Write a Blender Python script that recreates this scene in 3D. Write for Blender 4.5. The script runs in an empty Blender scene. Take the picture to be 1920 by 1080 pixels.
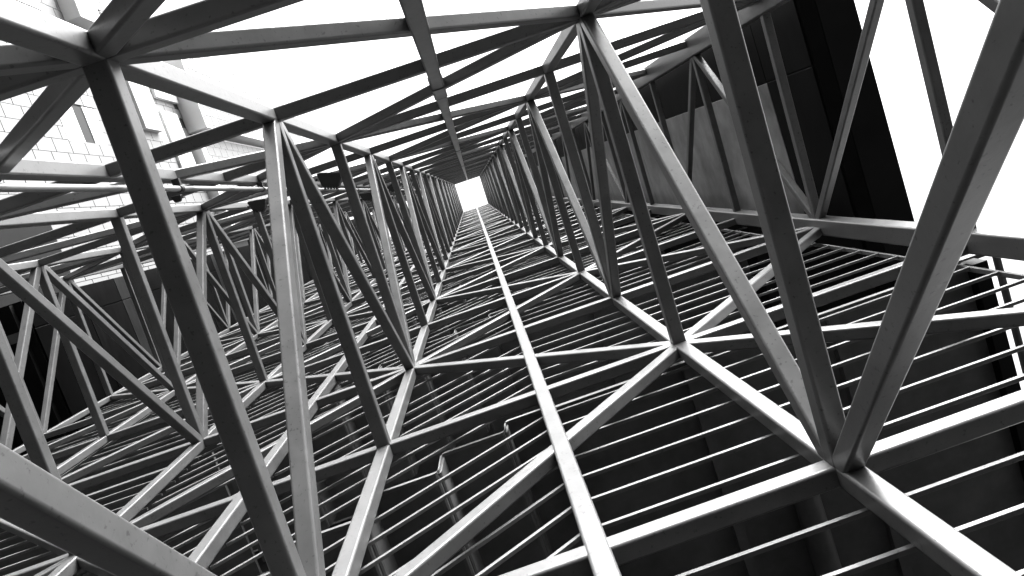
import bpy, bmesh, math, random
from mathutils import Vector, Matrix
random.seed(7)
C = bpy.context.scene.collection
S = bpy.context.scene

# The tower stands upright.  Plan axes used below: x = across the lattice bays,
# y = height above the lens, z = out of the facade towards the open side.
EYE = 1.6
def W(x, y, z):
    return Vector((x, -z, y + EYE))

# ------------------------------------------------------------------ camera
cam_d = bpy.data.cameras.new('camera')
cam = bpy.data.objects.new('camera', cam_d)
C.objects.link(cam)
S.camera = cam
cam_d.sensor_width = 36.0
cam_d.lens = 1320.0 / 1920.0 * 36.0
cam_d.shift_y = -57.13 / 1920.0
cam_d.clip_start = 0.02
cam_d.clip_end = 2000
R_ = (0.94529674, -0.0585037, -0.32092273)
U_ = (0.3252842, 0.09491622, 0.94084063)
F_ = (0.02458188, 0.99376467, -0.10875432)
wr = Vector((R_[0], -R_[2], R_[1]))
wu = Vector((U_[0], -U_[2], U_[1]))
wf = Vector((F_[0], -F_[2], F_[1]))
cam.matrix_world = Matrix(((wr.x, wu.x, -wf.x, 0), (wr.y, wu.y, -wf.y, 0), (wr.z, wu.z, -wf.z, EYE), (0, 0, 0, 1)))

# ------------------------------------------------------------------ world, sun, exposure
wd = bpy.data.worlds.new('World')
S.world = wd
wd.use_nodes = True
nt = wd.node_tree
nt.nodes.clear()
out = nt.nodes.new('ShaderNodeOutputWorld')
bg = nt.nodes.new('ShaderNodeBackground')
sky = nt.nodes.new('ShaderNodeTexSky')
sky.sky_type = 'NISHITA'
sky.sun_disc = False
SUN_EL, SUN_AZ = math.radians(34), math.radians(158)   # azimuth clockwise from +Y
sky.sun_elevation = SUN_EL
sky.sun_rotation = SUN_AZ
sky.air_density = 1.0
sky.dust_density = 6.0
sky.ozone_density = 1.0
bw = nt.nodes.new('ShaderNodeRGBToBW')
nt.links.new(sky.outputs[0], bw.inputs[0])
nt.links.new(bw.outputs[0], bg.inputs[0])
bg.inputs[1].default_value = 0.15
nt.links.new(bg.outputs[0], out.inputs[0])

sun_d = bpy.data.lights.new('sun', 'SUN')
sun_d.energy = 1.4
sun_d.angle = math.radians(50)
sun_d.color = (1, 1, 1)
sun = bpy.data.objects.new('sun', sun_d)
C.objects.link(sun)
dirn = Vector((math.sin(SUN_AZ) * math.cos(SUN_EL), math.cos(SUN_AZ) * math.cos(SUN_EL), math.sin(SUN_EL)))
sun.rotation_euler = dirn.to_track_quat('Z', 'Y').to_euler()

S.view_settings.view_transform = 'Standard'
S.view_settings.look = 'None'
S.view_settings.exposure = 2.88
S.view_settings.gamma = 1.0
S.view_settings.use_curve_mapping = False
S.cycles.max_bounces = 8
S.cycles.diffuse_bounces = 4

# ------------------------------------------------------------------ materials
def material(name, base, rough=0.5, metallic=0.0, spec=0.5, var=0.12, scale=6.0, bump=0.0, bump_scale=60.0, dirt=0.0, streak=None):
    m = bpy.data.materials.new(name)
    m.use_nodes = True
    t = m.node_tree
    b = t.nodes['Principled BSDF']
    b.inputs['Roughness'].default_value = rough
    b.inputs['Metallic'].default_value = metallic
    b.inputs['Specular IOR Level'].default_value = spec
    geo = t.nodes.new('ShaderNodeNewGeometry')
    mp = t.nodes.new('ShaderNodeMapping')
    t.links.new(geo.outputs['Position'], mp.inputs['Vector'])
    if streak:
        mp.inputs['Scale'].default_value = streak
    n = t.nodes.new('ShaderNodeTexNoise')
    n.inputs['Scale'].default_value = scale
    n.inputs['Detail'].default_value = 6
    n.inputs['Roughness'].default_value = 0.62
    t.links.new(mp.outputs[0], n.inputs['Vector'])
    rmp = t.nodes.new('ShaderNodeMapRange')
    rmp.inputs['From Min'].default_value = 0.3
    rmp.inputs['From Max'].default_value = 0.7
    rmp.inputs['To Min'].default_value = base * (1 - var)
    rmp.inputs['To Max'].default_value = base * (1 + var)
    t.links.new(n.outputs[0], rmp.inputs[0])
    col = rmp.outputs[0]
    if dirt > 0:
        n2 = t.nodes.new('ShaderNodeTexNoise')
        n2.inputs['Scale'].default_value = 38
        n2.inputs['Detail'].default_value = 3
        t.links.new(geo.outputs['Position'], n2.inputs['Vector'])
        r2 = t.nodes.new('ShaderNodeMapRange')
        r2.inputs['From Min'].default_value = 0.63
        r2.inputs['From Max'].default_value = 0.70
        r2.inputs['To Min'].default_value = 1.0
        r2.inputs['To Max'].default_value = 1.0 - dirt
        t.links.new(n2.outputs[0], r2.inputs[0])
        mu = t.nodes.new('ShaderNodeMath')
        mu.operation = 'MULTIPLY'
        t.links.new(col, mu.inputs[0])
        t.links.new(r2.outputs[0], mu.inputs[1])
        col = mu.outputs[0]
    cc = t.nodes.new('ShaderNodeCombineColor')
    for i in range(3):
        t.links.new(col, cc.inputs[i])
    t.links.new(cc.outputs[0], b.inputs['Base Color'])
    rr = t.nodes.new('ShaderNodeMapRange')
    rr.inputs['To Min'].default_value = max(0.05, rough - 0.1)
    rr.inputs['To Max'].default_value = min(1.0, rough + 0.1)
    t.links.new(n.outputs[0], rr.inputs[0])
    t.links.new(rr.outputs[0], b.inputs['Roughness'])
    if bump > 0:
        n3 = t.nodes.new('ShaderNodeTexNoise')
        n3.inputs['Scale'].default_value = bump_scale
        n3.inputs['Detail'].default_value = 4
        n3.inputs['Distortion'].default_value = 0.6
        t.links.new(mp.outputs[0], n3.inputs['Vector'])
        bp = t.nodes.new('ShaderNodeBump')
        bp.inputs['Strength'].default_value = bump
        bp.inputs['Distance'].default_value = 0.004
        t.links.new(n3.outputs[0], bp.inputs['Height'])
        t.links.new(bp.outputs[0], b.inputs['Normal'])
    return m

M_STEEL = material('painted_steel', 0.080, 0.34, 0.0, 0.36, 0.16, 4.0, 0.18, 18.0, 0.5)
M_BAR = material('galvanised_bar', 0.10, 0.4, 0.0, 0.36, 0.12, 9.0, 0.1, 80.0, 0.5)
M_DECK = material('dark_deck_sheet', 0.08, 0.5, 0.0, 0.2, 0.25, 2.5, 0.1, 12.0)
M_BLACK = material('black_cladding', 0.006, 0.6, 0.0, 0.08, 0.3, 1.2)
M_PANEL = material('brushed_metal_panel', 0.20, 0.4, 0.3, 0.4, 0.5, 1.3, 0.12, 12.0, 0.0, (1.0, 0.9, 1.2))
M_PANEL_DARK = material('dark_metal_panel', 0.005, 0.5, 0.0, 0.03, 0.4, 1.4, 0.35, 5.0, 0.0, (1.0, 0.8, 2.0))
M_PANEL_SHADE = material('shade_painted_panel', 0.0015, 0.5, 0.0, 0.02, 0.5, 1.0)  # near black stands in for shade on the wall's near end
M_STONE_PALE = material('worn_wall_panel', 0.010, 0.6, 0.0, 0.08, 0.6, 2.0, 0.3, 8.0, 0.0, (1.0, 0.8, 3.0))
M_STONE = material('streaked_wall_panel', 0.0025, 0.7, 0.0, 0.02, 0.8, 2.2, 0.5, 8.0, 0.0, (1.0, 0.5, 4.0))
M_PALE = material('pale_facade_panel', 0.17, 0.6, 0.0, 0.4, 0.05, 0.6)
M_PALE_BASE = material('facade_joint_backing', 0.05, 0.8, 0.0, 0.1, 0.05, 0.6)
M_RENDER = material('pale_render', 0.62, 0.75, 0.0, 0.3, 0.04, 0.8)
M_GLASS = material('window_glass', 0.045, 0.5, 0.0, 0.05, 0.1, 0.5)
M_PIPE = material('grey_conduit', 0.16, 0.35, 0.0, 0.5, 0.1, 8.0, 0.05, 60.0)
M_LAMP = material('black_lamp_casing', 0.015, 0.45, 0.0, 0.4, 0.2, 12.0)
M_LENS = material('lamp_lens', 0.25, 0.12, 0.0, 0.6, 0.1, 4.0)
M_BOUNCE_SLAB = material('bounce_cutting_black', 0.01, 0.9, 0.0, 0.05, 0.3, 1.5, 0.1, 30.0)  # colour of the added slab, black to return little light
M_GROUND = material('asphalt', 0.04, 0.9, 0.0, 0.2, 0.3, 1.5, 0.2, 30.0)

# ------------------------------------------------------------------ mesh helpers
def link(name, me, parent=None, mat=None, kind=None):
    o = bpy.data.objects.new(name, me)
    C.objects.link(o)
    if parent is not None:
        o.parent = parent
    if kind:
        o['kind'] = kind
    return o

def thing(name, label, cat, loc, group=None):
    o = bpy.data.objects.new(name, None)
    C.objects.link(o)
    o.empty_display_size = 0.3
    o.location = loc
    o['label'] = label
    o['category'] = cat
    if group:
        o['group'] = group
    return o

_secs = {}
def tube_geo(L, w, h, r, seg=3, flare=0.0):
    """rounded box section along local Z from 0 to L, welded collar at both ends"""
    prof = []
    for cx, cy, a0 in ((1, 1, 0), (-1, 1, 90), (-1, -1, 180), (1, -1, 270)):
        for k in range(seg + 1):
            a = math.radians(a0 + 90 * k / seg)
            prof.append((cx * (w / 2 - r) + r * math.cos(a), cy * (h / 2 - r) + r * math.sin(a), math.cos(a), math.sin(a)))
    n = len(prof)
    stations = [(0, 0), (L, 0)]
    if flare:
        stations = [(0, flare), (flare * 1.3, 0), (L - flare * 1.3, 0), (L, flare)]
    vs, ns = [], []
    for z, e in stations:
        for x, y, nx, ny in prof:
            vs.append((x + nx * e, y + ny * e, z))
            ns.append((nx, ny, 0))
    fs = []
    for s in range(len(stations) - 1):
        for k in range(n):
            a, b = s * n + k, s * n + (k + 1) % n
            fs.append((a, b, b + n, a + n))
    side = len(fs)
    fs.append(tuple(range(n - 1, -1, -1)))
    fs.append(tuple((len(stations) - 1) * n + k for k in range(n)))
    return vs, ns, fs, side

def tube_mesh(name, L, w, h, r, mat, flare=0.0, seg=3):
    vs, ns, fs, side = tube_geo(L, w, h, r, seg, flare)
    me = bpy.data.meshes.new(name)
    me.from_pydata(vs, [], fs)
    nl = []
    for i, f in enumerate(fs):
        for v in f:
            if i < side:
                nl.append(ns[v])
            else:
                nl.append((0, 0, -1) if i == side else (0, 0, 1))
    me.polygons.foreach_set('use_smooth', [i < side for i in range(len(fs))])
    me.normals_split_custom_set(nl)
    me.materials.append(mat)
    return me

def frame(p, q, up):
    """matrix whose local Z runs p->q and whose local Y is as near `up` as possible"""
    z = (q - p).normalized()
    x = up.cross(z).normalized()
    y = z.cross(x)
    return Matrix(((x.x, y.x, z.x, p.x), (x.y, y.y, z.y, p.y), (x.z, y.z, z.z, p.z), (0, 0, 0, 1)))

_mesh_cache = {}
UPZ = Vector((0, -1, 0))     # world direction of the open side
UPX = Vector((1, 0, 0))
def member(name, p, q, parent, up=UPZ, w=0.13, h=0.13, r=0.02, mat=None, flare=0.005, off=None):
    """one straight steel member between two points (in plan axes)"""
    P, Q = W(*p), W(*q)
    L = round((Q - P).length, 4)
    mat = mat or M_STEEL
    key = (name, L, w, h, r, mat.name, flare)
    if key not in _mesh_cache:
        _mesh_cache[key] = tube_mesh(name, L, w, h, r, mat, flare)
    o = link(name, _mesh_cache[key], parent)
    mw = frame(P, Q, up)
    if off:
        mw = Matrix.Translation(off) @ mw
    base = parent.location if parent is not None else Vector((0, 0, 0))
    o.matrix_local = Matrix.Translation(-base) @ mw
    return o

class MB:
    """collects simple solids into one mesh"""
    def __init__(self):
        self.v, self.f = [], []
    def hexa(self, pts):
        b = len(self.v)
        self.v += [W(*p) for p in pts]
        self.f += [tuple(b + i for i in q) for q in ((0, 3, 2, 1), (4, 5, 6, 7), (0, 1, 5, 4), (1, 2, 6, 5), (2, 3, 7, 6), (3, 0, 4, 7))]
    def box(self, x0, x1, y0, y1, z0, z1):
        self.hexa([(x0, y0, z0), (x1, y0, z0), (x1, y1, z0), (x0, y1, z0), (x0, y0, z1), (x1, y0, z1), (x1, y1, z1), (x0, y1, z1)])
    def prism(self, poly, z0, z1):
        """closed polygon in (x,y) swept along z"""
        b, n = len(self.v), len(poly)
        self.v += [W(x, y, z0) for x, y in poly] + [W(x, y, z1) for x, y in poly]
        for i in range(n):
            j = (i + 1) % n
            self.f.append((b + i, b + j, b + n + j, b + n + i))
        self.f.append(tuple(b + i for i in range(n)))
        self.f.append(tuple(b + n + i for i in range(n - 1, -1, -1)))
    def strip(self, lower, upper, z0, z1):
        """folded sheet: two matching polylines in (x,y), swept along z"""
        for i in range(len(lower) - 1):
            (ax, ay), (bx, by) = lower[i], lower[i + 1]
            (cx, cy), (dx, dy) = upper[i + 1], upper[i]
            b = len(self.v)
            self.v += [W(*p, z) for z in (z0, z1) for p in ((ax, ay), (bx, by), (cx, cy), (dx, dy))]
            self.f += [(b, b + 1, b + 5, b + 4), (b + 2, b + 3, b + 7, b + 6), (b + 3, b + 2, b + 1, b), (b + 4, b + 5, b + 6, b + 7)]
            if i == 0:
                self.f.append((b, b + 4, b + 7, b + 3))
            if i == len(lower) - 2:
                self.f.append((b + 1, b + 2, b + 6, b + 5))
    def build(self, name, mat, parent=None, kind=None, smooth=None, bevel=0):
        me = bpy.data.meshes.new(name)
        base = parent.location if parent is not None else Vector((0, 0, 0))
        me.from_pydata([v - base for v in self.v], [], self.f)
        bm = bmesh.new()
        bm.from_mesh(me)
        bmesh.ops.remove_doubles(bm, verts=bm.verts, dist=1e-5)
        bmesh.ops.recalc_face_normals(bm, faces=bm.faces)
        if bevel:
            bmesh.ops.bevel(bm, geom=list(bm.edges), offset=bevel, segments=1, affect='EDGES')
        bm.to_mesh(me)
        bm.free()
        me.materials.append(mat)
        return link(name, me, parent, kind=kind)

# ------------------------------------------------------------------ ground
g = MB()
g.box(-600, 600, -EYE - 0.5, -EYE, -600, 600)
gr = g.build('ground', M_GROUND)
gr['kind'] = 'structure'
g = MB()
g.box(-18.0, 12.0, -EYE + 0.004, -EYE + 0.12, -14.0, 5.0)
pl = g.build('unseen_bounce_slab', M_BOUNCE_SLAB)  # unseen slab added under the tower to cut bounce light from below
pl['kind'] = 'structure'

# ------------------------------------------------------------------ lattice frame
SP, Y0 = 3.0008, 3.5966
HB, HT, TX = -2.0172, 1.1429, 0.078
XP = {'E': 4.4702, 'R': 1.4245, 'L': -1.5755, 'L2': -4.615, 'L3': -7.589, 'L4': -10.669}
I0, I1 = -1, 25
YB, YT = -EYE - 0.02, Y0 + SP * I1 + 0.4
MW = 0.13
def Y(i):
    return Y0 + SP * i

TR = {
 'R': 'square tube lattice truss forming the right side of the central shaft',
 'L': 'lattice truss forming the left side of the central shaft, with a pale foreground brace',
 'E': 'outermost right lattice truss with thick box chords, before the brushed metal wall',
 'L2': 'lattice truss next left of the shaft, its braces crossing the lower left',
 'L3': 'third lattice truss left of the central shaft, short braces before the dark panelled wall',
 'L4': 'farthest left lattice truss, close against the dark panelled wall',
}
for key, x in XP.items():
    big = key == 'E'
    hb = -1.9131 if big else HB
    ht = 0.965 if big else HT
    cw = 0.20 if big else MW
    ch_b = 0.23 if big else MW
    ch_t = 0.34 if big else MW
    sw = 0.115 if big else MW
    xt = x + TX
    t = thing('lattice_truss', TR[key], 'lattice truss', W(x, -EYE, hb), 'lattice trusses of the tower')
    member('inner_chord', (x, YB, hb - ch_b / 2), (x, YT, hb - ch_b / 2), t, UPZ, cw, ch_b, 0.024 if big else 0.02)
    member('outer_chord', (xt, YB, ht + ch_t / 2), (xt, YT, ht + ch_t / 2), t, UPZ, cw, ch_t, 0.024 if big else 0.02)
    for i in range(I0, I1 + 1):
        member('strut', (x, Y(i), hb - 0.004), (xt, Y(i), ht + 0.004), t, UPX, sw, sw)
        if i % 2 == 1:       # outer node of odd level fans to inner nodes above and below
            for j in (i - 1, i + 1):
                if I0 <= j <= I1:
                    s = 1 if j > i else -1
                    member('brace', (x, Y(j) - 0.055 * s, hb - 0.02), (xt, Y(i) + 0.055 * s, ht + 0.02), t, UPX, sw - 0.006, sw - 0.006)

def lattice_panel(xa, xb, z, kind, label, odd_a, centre=None, grp='bracing panels between the trusses', za=None, zb=None, btm=True):
    """cross beams, zigzag braces and an optional mid rail joining two chords in one face of the tower"""
    t = thing('bracing_panel', label, 'bracing panel', W((xa + xb) / 2, -EYE, z), grp)
    zc = z - MW / 2 if btm else z + MW / 2
    e = MW / 2 - 0.004
    for i in range(I0, I1 + 1):
        member('cross_beam', (xa + e, Y(i), zc), (xb - e, Y(i), zc), t, UPZ, MW - 0.004, MW - 0.008)
        if (i % 2 == 1) == odd_a:
            for j in (i - 1, i + 1):
                if I0 <= j <= I1:
                    s = 1 if j > i else -1
                    member('brace', (xa + 0.03, Y(i) + s * 0.045, zc), (xb - 0.03, Y(j) - s * 0.045, zc), t, UPZ, MW - 0.010, MW - 0.016)
    if centre is not None:
        member('mid_rail', (centre, YB, zc), (centre, YT, zc), t, UPZ, MW + 0.004, MW + 0.006)
    return t

XT = {k: v + TX for k, v in XP.items()}
lattice_panel(XP['L'], XP['R'], HB, 0, 'facade side bracing of the central shaft, bright mid rail running up its middle', False, 0.02)
lattice_panel(XP['R'], XP['E'], HB, 0, 'facade side bracing to the right of the shaft, ending at the thick box chord', True, None)
lattice_panel(XP['L2'], XP['L'], HB, 0, 'facade side bracing just left of the shaft, with a pale mid rail behind the uprights', True, -3.0)
lattice_panel(XP['L3'], XP['L2'], HB, 0, 'facade side bracing in the second bay left of the shaft, no mid rail', False, None)
lattice_panel(XP['L4'], XP['L3'], HB, 0, 'facade side bracing in the farthest left bay, beside the dark panelled wall', True, None)
top = lattice_panel(XT['L'], XT['R'], HT, 0, 'open side bracing over the central shaft, dark beams against the white sky', False, 0.03, btm=False)
for y in (7.75, 19.8, 31.8):
    member('splice_sleeve', (0.03, y, HT + MW / 2), (0.03, y + 0.75, HT + MW / 2), top, UPZ, MW + 0.022, MW + 0.024, 0.012)
lattice_panel(XT['R'], XT['E'], HT, 0, 'open side bracing on the right, its beams stopping at the pale box chord', True, None, btm=False)
lattice_panel(XT['L2'], XT['L'], HT, 0, 'open side bracing left of the shaft, carrying the grey conduit', True, -3.08, btm=False)
lattice_panel(XT['L3'], XT['L2'], HT, 0, 'open side bracing in the second bay left, crossing in front of the pale building', False, None, btm=False)
lattice_panel(XT['L4'], XT['L3'], HT, 0, 'open side bracing in the farthest left bay, above the dark wall', True, None, btm=False)

# ------------------------------------------------------------------ louvre grilles behind the facade side bracing
ZB = -2.2
BARS = 0.375
def grille(xa, xb, slope, y_at_b, label, rails, n_obj=100):
    t = thing('louvre_grille', label, 'grille', W((xa + xb) / 2, -EYE, ZB), 'louvre grilles behind the bracing')
    for xr in rails:
        member('rail', (xr, YB, ZB - 0.030), (xr, YT, ZB - 0.030), t, UPZ, 0.03, 0.05, 0.005, M_BAR, 0)
    k0 = math.ceil((0.3 - y_at_b) / BARS)
    k1 = int((YT - y_at_b) / BARS)
    far = MB()
    for k in range(k0, k1 + 1):
        if k % 8 == 7:          # none beside the cross beams
            continue
        y = y_at_b + BARS * k
        dy = slope * (xb - xa)
        if k - k0 < n_obj:
            member('louvre_bar', (xa, y - dy, ZB - 0.014), (xb, y, ZB - 0.014), t, UPZ, 0.029, 0.028, 0.003, M_BAR, 0)
        else:
            ya, hw = y - dy, 0.013
            far.hexa([(xa, ya - hw, ZB - 0.028), (xb, y - hw, ZB - 0.028), (xb, y + hw, ZB - 0.028), (xa, ya + hw, ZB - 0.028),
                      (xa, ya - hw, ZB), (xb, y - hw, ZB), (xb, y + hw, ZB), (xa, ya + hw, ZB)])
    if far.v:
        far.build('far_louvre_bars', M_BAR, t, kind='stuff')
YC = 4.127
SL = 0.64
grille(0.045, 1.41, 0, YC, 'grille of level bars right of the bright mid rail, in the central shaft', [0.03])
grille(1.44, 4.235, 0, YC, 'grille of level bars at the far right, ending on a rail beside the box chord', [4.25])
grille(-1.57, -0.02, SL, YC, 'grille of sloping bars left of the bright mid rail, in front of the stair', [])
grille(-3.0, -1.58, SL, YC - SL * 1.56, 'grille of sloping bars just left of the shaft, behind the pale upright', [])
grille(-4.60, -3.01, SL, YC - SL * 2.99, 'grille of sloping bars behind the left inclined braces, beside the second truss', [])
grille(-7.58, -4.62, 0, YC, 'grille of level bars in the second bay left of the shaft', [-7.70])
grille(-10.66, -7.72, 0, YC, 'grille of level bars in the farthest left bay', [])

# ------------------------------------------------------------------ dark building behind the grilles: stairs and galleries
XE = 4.57
b = thing('dark_service_building', 'dark steel clad building behind the grilles, seen black between the bars', 'building', W(-3, -EYE, -6.2))
m = MB(); m.box(-40.0, XE, -EYE, 82, -6.6, -6.2); m.build('back_wall', M_BLACK, b)  # left end stretched outwards, an addition to block stray sky light

def fillet(poly, r, seg=3):
    o = []
    n = len(poly)
    for i in range(n):
        p, c, q = Vector(poly[i - 1]), Vector(poly[i]), Vector(poly[(i + 1) % n])
        if i in (0, n - 1):
            o.append(tuple(c)); continue
        a = (p - c).normalized(); d = (q - c).normalized()
        rr = min(r, (p - c).length * .45, (q - c).length * .45)
        for k in range(seg + 1):
            u = k / seg
            pt = (c + a * rr) * (1 - u) ** 2 + c * 2 * u * (1 - u) + (c + d * rr) * u ** 2
            o.append(tuple(pt))
    return o

def flight_profile(xs, ys):
    pts = []
    for i, (x, y) in enumerate(zip(xs, ys)):
        if i:
            pts.append((x, ys[i - 1]))
        pts.append((x, y))
    return pts

STEP, RISE = 0.645, 0.42
STAIR_LABEL = [
    'nearest dark folded stair flight, its bright stepped edge behind sloping bars left of mid rail',
    'second nearest dark stair flight, small stepped edge showing above the nearest one',
    'third dark stair flight up the tower, tiny stepped edge between sloping bars',
    'far dark stair flight high in the tower, hardly seen between dense grille bars']
for lev in range(0, 13):
    yb = 6.69 + 6.0016 * lev
    if yb > YT:
        break
    st = thing('steel_stair', STAIR_LABEL[min(lev, 3)], 'stair', W(-2, yb - 3, -3), 'stair flights behind the grilles')
    # stepped sheet descending to the left of the mid rail
    xs, ys = [XE], [yb]
    k = 0
    xl = [-0.44 - STEP * q for q in range(7)]
    yl = [yb - 0.27] + [yb - 0.27 - RISE * (q + 1) for q in range(6)]
    pts = [(-0.05, yb)]
    yc = yb
    for xq, yq in zip(xl, yl):
        pts += [(xq + 0.012, yc), (xq, yq)]
        yc = yq
    pts.append((-4.58, yc))
    lower = fillet(pts, 0.05)
    th = 0.045
    upper = [(x + 0.03, y + th) for x, y in lower]
    m = MB(); m.strip(lower, upper, -4.1, -2.27); m.build('lower_flight', M_DECK, st)
    lit_edge = [(x + 0.014, y + 0.040) for x, y in lower]
    m = MB(); m.strip(lower, lit_edge, -2.268, -2.240); m.build('lit_edge_strip', M_BAR, st)  # pale strip paints in the light caught by the sheet's front edge
    # second flight, farther back, climbing the other way
    pts = [(-0.05, yb)]
    yc = yb
    for q in range(7):
        xq = -0.44 - STEP * q
        pts += [(xq, yc), (xq - 0.012, yc + RISE)]
        yc += RISE
    pts.append((-4.58, yc))
    lower = fillet(pts, 0.05)
    upper = [(x + 0.03, y + th) for x, y in lower]
    m = MB(); m.strip(lower, upper, -6.15, -4.15); m.build('upper_flight', M_DECK, st)
    m = MB(); m.box(-0.05, XE - 0.15, yb + 0.005, yb + 0.06, -6.15, -2.27); m.build('landing', M_DECK, st)
    m = MB(); m.box(-11.1, -4.58, yb - 3.0, yb - 2.94, -6.15, -2.27); m.build('landing', M_DECK, st)
    # flanges and ribs under the landing
    for xr, wr_ in ((0.03, 0.10), (1.44, 0.10), (2.95, 0.10)):
        m = MB(); m.box(xr - wr_ / 2, xr + wr_ / 2, yb - 0.09, yb - 0.003, -6.1, -2.30); m.build('rib', M_DECK, st)
    m = MB(); m.box(XE - 0.15, XE, yb - 0.10, yb + 0.09, -6.15, -2.27)
    ed = m.build('edge_beam', M_BLACK, st)
    bl = MB()
    for q in range(26):
        z = -2.4 - q * 0.14
        bl.box(XE - 0.135, XE - 0.11, yb - 0.112, yb - 0.101, z - 0.012, z + 0.012)
        bl.box(XE - 0.04, XE - 0.015, yb - 0.112, yb - 0.101, z - 0.012, z + 0.012)
    if lev < 4:
        bo = bl.build('bolt_row', M_LAMP, ed, kind='stuff')
        bo.parent = ed
        for v in bo.data.vertices:
            v.co += st.location
    # round pipe under the landing
    me = tube_mesh('drain_pipe', 2.2, 0.26, 0.26, 0.129, M_DECK, 0, 6)
    o = link('drain_pipe', me, st)
    o.matrix_local = Matrix.Translation(-st.location) @ frame(W(2.16, yb - 0.14, -3.85), W(2.16, yb - 0.14, -6.05), UPX)

# ------------------------------------------------------------------ railing post outside the landing edge (lower right)
t = thing('guard_post', 'thin dark post beside the bolted edge beam at the right margin, against white sky', 'post', W(4.86, 6.9, -2.3))
member('post', (4.90, 6.92, -2.28), (4.90, 6.92, -4.6), t, UPX, 0.07, 0.07, 0.03, M_DECK, 0)
member('bracket', (4.40, 6.92, -2.31), (4.90, 6.92, -2.31), t, UPZ, 0.05, 0.05, 0.01, M_DECK, 0)

# ------------------------------------------------------------------ clad wall on the right
w = thing('clad_wall', 'brushed metal panelled wall with black underside, behind the right hand truss', 'wall', W(5.4, 9.62, 0))
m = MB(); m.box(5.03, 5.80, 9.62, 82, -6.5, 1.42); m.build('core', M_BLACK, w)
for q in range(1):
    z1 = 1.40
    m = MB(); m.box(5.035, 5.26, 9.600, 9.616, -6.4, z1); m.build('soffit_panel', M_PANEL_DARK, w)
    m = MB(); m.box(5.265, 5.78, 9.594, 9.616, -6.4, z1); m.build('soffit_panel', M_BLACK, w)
yj = 9.64
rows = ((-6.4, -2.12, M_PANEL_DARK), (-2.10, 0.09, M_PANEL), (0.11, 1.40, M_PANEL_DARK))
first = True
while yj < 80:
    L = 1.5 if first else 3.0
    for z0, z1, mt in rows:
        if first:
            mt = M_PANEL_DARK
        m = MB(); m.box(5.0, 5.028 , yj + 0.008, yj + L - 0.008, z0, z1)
        m.build('panel', mt, w, bevel=0.004)
    first = False
    yj += L

# ------------------------------------------------------------------ dark wall on the left
w = thing('dark_panelled_wall', 'dark streaked panel wall with black ribbed underside, left behind the braces', 'wall', W(-12, 17.65, -1))
m = MB(); m.box(-24, -11.24, 17.65, 82, -5.2, 0.98); m.build('core', M_BLACK, w)
m = MB(); m.box(-24, -12.3, 17.60, 22.0, 0.985, 3.2); m.build('upper_block', M_BLACK, w)
yj = 17.66
ls = (2.35, 2.0, 0.95)
n = 0
while yj < 80:
    L = (2.4, 1.95, 0.85, 2.8)[n % 4]
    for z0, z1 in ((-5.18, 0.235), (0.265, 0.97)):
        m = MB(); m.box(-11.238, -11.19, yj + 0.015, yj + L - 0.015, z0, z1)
        m.build('panel', M_PANEL_SHADE if n == 0 else (M_STONE_PALE if n % 4 == 2 else M_STONE), w, bevel=0.005)
    yj += L
    n += 1
for q in range(7):
    x = -11.5 - q * 0.62
    m = MB(); m.box(x - 0.05, x + 0.05, 17.50, 17.645, -5.1, 0.95); m.build('soffit_rib', M_BLACK, w)
m = MB(); m.box(-14.8, -11.3, 17.42, 17.495, 0.05, 0.28); m.build('soffit_beam', M_DECK, w)

# ------------------------------------------------------------------ conduit under the left open side bracing
t = thing('conduit', 'pale grey conduit hung on clamps below the left open side bracing', 'pipe', W(-2.98, -EYE, 1.0))
me = tube_mesh('pipe', YT - YB, 0.062, 0.062, 0.0309, M_PIPE, 0, 6)
o = link('pipe', me, t)
o.matrix_local = Matrix.Translation(-t.location) @ frame(W(-2.98, YB, 1.03), W(-2.98, YT, 1.03), UPZ)
for q, y in enumerate([4.75, 7.85, 10.9, 13.9, 16.9, 19.9, 22.9, 25.9, 31.9, 37.9]):
    me = tube_mesh('clamp', 0.07, 0.085, 0.085, 0.042, M_LAMP, 0, 5)
    o = link('clamp', me, t)
    o.matrix_local = Matrix.Translation(-t.location) @ frame(W(-2.98, y, 1.03), W(-2.98, y + 0.07, 1.03), UPZ)
    m = MB(); m.box(-3.03, -2.95, y + 0.01, y + 0.06, 1.06, 1.143); m.build('hanger', M_LAMP, t)

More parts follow.
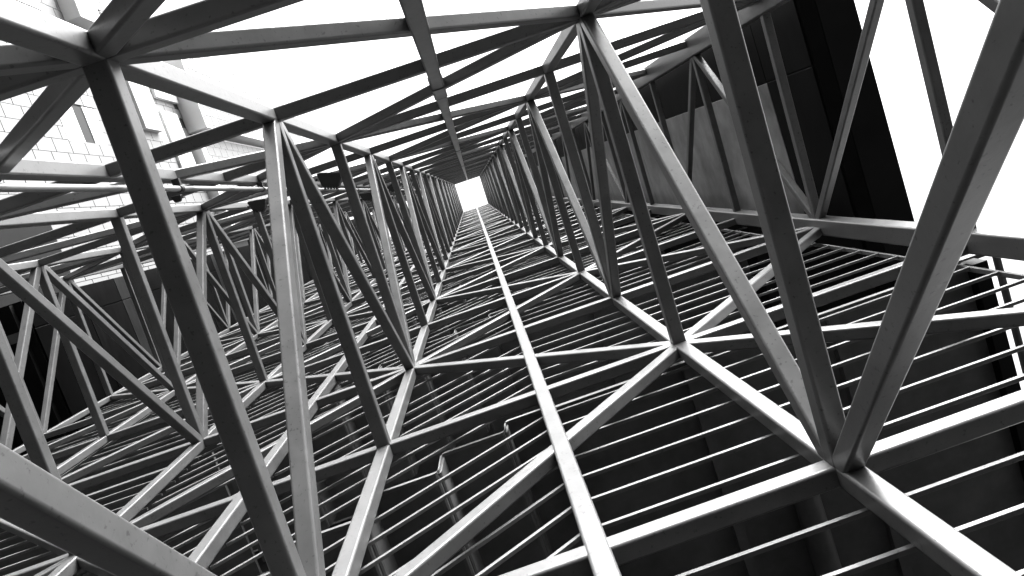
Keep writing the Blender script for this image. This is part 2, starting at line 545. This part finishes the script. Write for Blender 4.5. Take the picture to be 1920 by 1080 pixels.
# ------------------------------------------------------------------ floodlights clamped near the conduit
def floodlight(x, y, z, rot, label, s=1.0):
    t = thing('floodlight', label, 'floodlight', W(x, y, z), 'floodlights on the left bracing')
    t.rotation_euler = (0, 0, rot)
    bm = bmesh.new()
    # tapered housing
    f0 = [(-.20, -.10, -.13), (.20, -.10, -.13), (.20, -.10, .13), (-.20, -.10, .13)]
    f1 = [(-.12, .12, -.08), (.12, .12, -.08), (.12, .12, .08), (-.12, .12, .08)]
    vs = [bm.verts.new(Vector(p) * s) for p in f0 + f1]
    for q in ((0, 1, 2, 3), (7, 6, 5, 4), (0, 4, 5, 1), (1, 5, 6, 2), (2, 6, 7, 3), (3, 7, 4, 0)):
        bm.faces.new([vs[i] for i in q])
    bmesh.ops.recalc_face_normals(bm, faces=bm.faces)
    bmesh.ops.bevel(bm, geom=list(bm.edges), offset=.012 * s, segments=2, affect='EDGES')
    me = bpy.data.meshes.new('housing'); bm.to_mesh(me); bm.free(); me.materials.append(M_LAMP)
    link('housing', me, t)
    def bx(name, a, b_, mat):
        bm = bmesh.new()
        bmesh.ops.create_cube(bm, size=1)
        for v in bm.verts:
            v.co = Vector(((a[i] + b_[i]) / 2 + v.co[i] * (b_[i] - a[i]) for i in range(3))) * s
        me = bpy.data.meshes.new(name); bm.to_mesh(me); bm.free(); me.materials.append(mat)
        return link(name, me, t)
    bx('lens', (-.175, -.112, -.105), (.175, -.103, .105), M_LENS)
    bx('yoke', (-.235, -.02, -.02), (-.212, .02, .20), M_LAMP)
    bx('yoke', (.212, -.02, -.02), (.235, .02, .20), M_LAMP)
    bx('yoke_bridge', (-.235, -.02, .202), (.235, .02, .222), M_LAMP)
    for q in range(5):
        bx('fin', (-.10 + q * .045, .10, -.07), (-.088 + q * .045, .15, .07), M_LAMP)
    return t
floodlight(-2.30, 12.85, 0.98, 0.3, 'black floodlight under the cross beam behind the dark inclined brace', 1.15)
floodlight(-3.72, 13.05, 0.98, 0.15, 'black floodlight left of the pale upright, under the conduit', 0.85)
floodlight(-2.98, 7.72, 0.92, 0.1, 'small black clamp lamp on the conduit right of the dark foreground upright', 0.27)
floodlight(-3.55, 25.4, 0.98, 0.2, 'tiny far floodlight high on the left bracing beyond the inclined braces', 1.2)
floodlight(-2.5, 25.0, 0.98, -0.3, 'tiny far floodlight beside the conduit, nearest the shaft', 1.2)

# ------------------------------------------------------------------ pale panelled building across the street (left)
XF = -20.0
pd = thing('unseen_light_blocker', 'unseen dark light blocker added at the foot of the pale panelled high rise', 'building', W(XF - 6, -EYE, 6))
m = MB(); m.box(XF - 14, XF + 0.5, -EYE, 25.5, -14, 24); m.build('wall', M_BLACK, pd)  # unseen dark mass added so the facade foot bounces less light
b = thing('pale_tower_block', 'washed out pale panelled high rise with projecting bays, beyond the upper left', 'building', W(XF - 6, 25.6, 6))
ZTOP, YR = 20.6, 93.6
m = MB(); m.box(XF - 14, XF - 0.06, 25.6, YR, -14, ZTOP); m.build('wall', M_PALE_BASE, b)
cand = []
PZ, PY = 0.775, 1.59
def covered(y, z):
    return (40.9 < y + PY / 2 < 44.3 and 9.62 < z + PZ / 2 < 11.9) or (50.0 < y + PY / 2 < 53.4 and z > 11.0 and z < 19.6) or (y > 57.6 and z < 17.8)
nz = int((ZTOP + 4) / PZ)
for r in range(nz + 1):
    z = 8.93 + (r - 17) * PZ
    offy = (r % 2) * 0.55
    for q in range(62):
        y = 26.0 + PY * q + offy - 0.35
        if y > YR - 0.4 or z < -4 or z > ZTOP - PZ:
            continue
        if covered(y, z):
            continue
        cand.append((y, z))
cand.sort(key=lambda p: abs(p[0] - 36) + abs(p[1] - 11) * 1.5)
pm = None
rest = MB()
for n_, (y, z) in enumerate(cand):
    if n_ < 300:
        if pm is None:
            bm = bmesh.new()
            bmesh.ops.create_cube(bm, size=1)
            for v in bm.verts:
                v.co = Vector((v.co.x * 0.056, v.co.y * (PZ - 0.03), v.co.z * (PY - 0.06)))
            pm = bpy.data.meshes.new('facade_panel'); bm.to_mesh(pm); bm.free(); pm.materials.append(M_PALE)
        o = link('facade_panel', pm, b)
        o.location = W(XF - 0.028, y + PY / 2, z + PZ / 2) - b.location
    else:
        rest.box(XF - 0.056, XF, y + 0.035, y + PY - 0.035, z + 0.02, z + PZ - 0.02)
rest.build('upper_facade_panels', M_PALE, b, kind='stuff')
# slot window
m = MB(); m.box(XF - 0.05, XF + 0.012, 40.55, 42.25, 9.66, 11.95); m.build('window_surround', M_RENDER, b)
m = MB(); m.box(XF - 0.05, XF + 0.010, 43.36, 44.70, 9.66, 11.95); m.build('window_surround', M_RENDER, b)
m = MB(); m.box(XF - 0.05, XF - 0.03, 42.26, 43.35, 9.62, 11.9); m.build('slot_window', M_GLASS, b)
# projecting bay with a soffit
m = MB(); m.box(XF - 0.05, XF + 0.37, 50.35, 53.0, 11.15, 19.4); m.build('projecting_bay', M_RENDER, b, bevel=0.03)
m = MB(); m.box(XF - 0.05, XF + 0.02, 53.2, 54.3, 10.0, 19.4); m.build('recess_strip', M_RENDER, b)
m = MB(); m.box(XF - 0.05, XF + 0.20, 54.4, 57.4, 7.0, 13.0); m.build('projecting_bay', M_RENDER, b, bevel=0.03)
m = MB(); m.box(XF - 0.05, XF + 0.25, 54.6, 58.6, 14.0, 17.6); m.build('projecting_bay', M_RENDER, b, bevel=0.03)
# taller stepped-out wing
m = MB(); m.box(XF - 0.05, XF + 1.55, 58.9, YR, 11.6, 17.7); m.build('stepped_wing', M_RENDER, b, bevel=0.03)
m = MB(); m.box(XF - 0.05, XF + 0.8, 58.1, YR, 3.0, 11.2); m.build('stepped_wing', M_RENDER, b, bevel=0.03)
wg = MB()
for q in range(22):
    for r in range(7):
        y, z = 59.2 + q * 1.55 + (r % 2) * .5, 11.9 + r * 0.8
        wg.box(XF + 1.55, XF + 1.58, y, y + 1.49, z, z + 0.765)
    for r in range(10):
        y, z = 59.2 + q * 1.55 + (r % 2) * .5, 3.2 + r * 0.79
        wg.box(XF + 0.8, XF + 0.83, y, y + 1.49, z, z + 0.75)
wg.build('wing_panels', M_PALE, b, kind='stuff')
# balcony boxes on the skyline edge
for (y0, y1, z0, z1, p) in ((38.5, 41.4, 16.9, 18.9, 0.9), (45.6, 48.3, 17.6, 19.6, 1.0), (53.0, 57.5, 18.1, 20.4, 0.8), (34.0, 36.6, 12.8, 15.0, 0.2)):
    m = MB(); m.box(XF - 0.05, XF + p, y0, y1, z0, z1); m.build('balcony_box', M_RENDER, b, bevel=0.03)
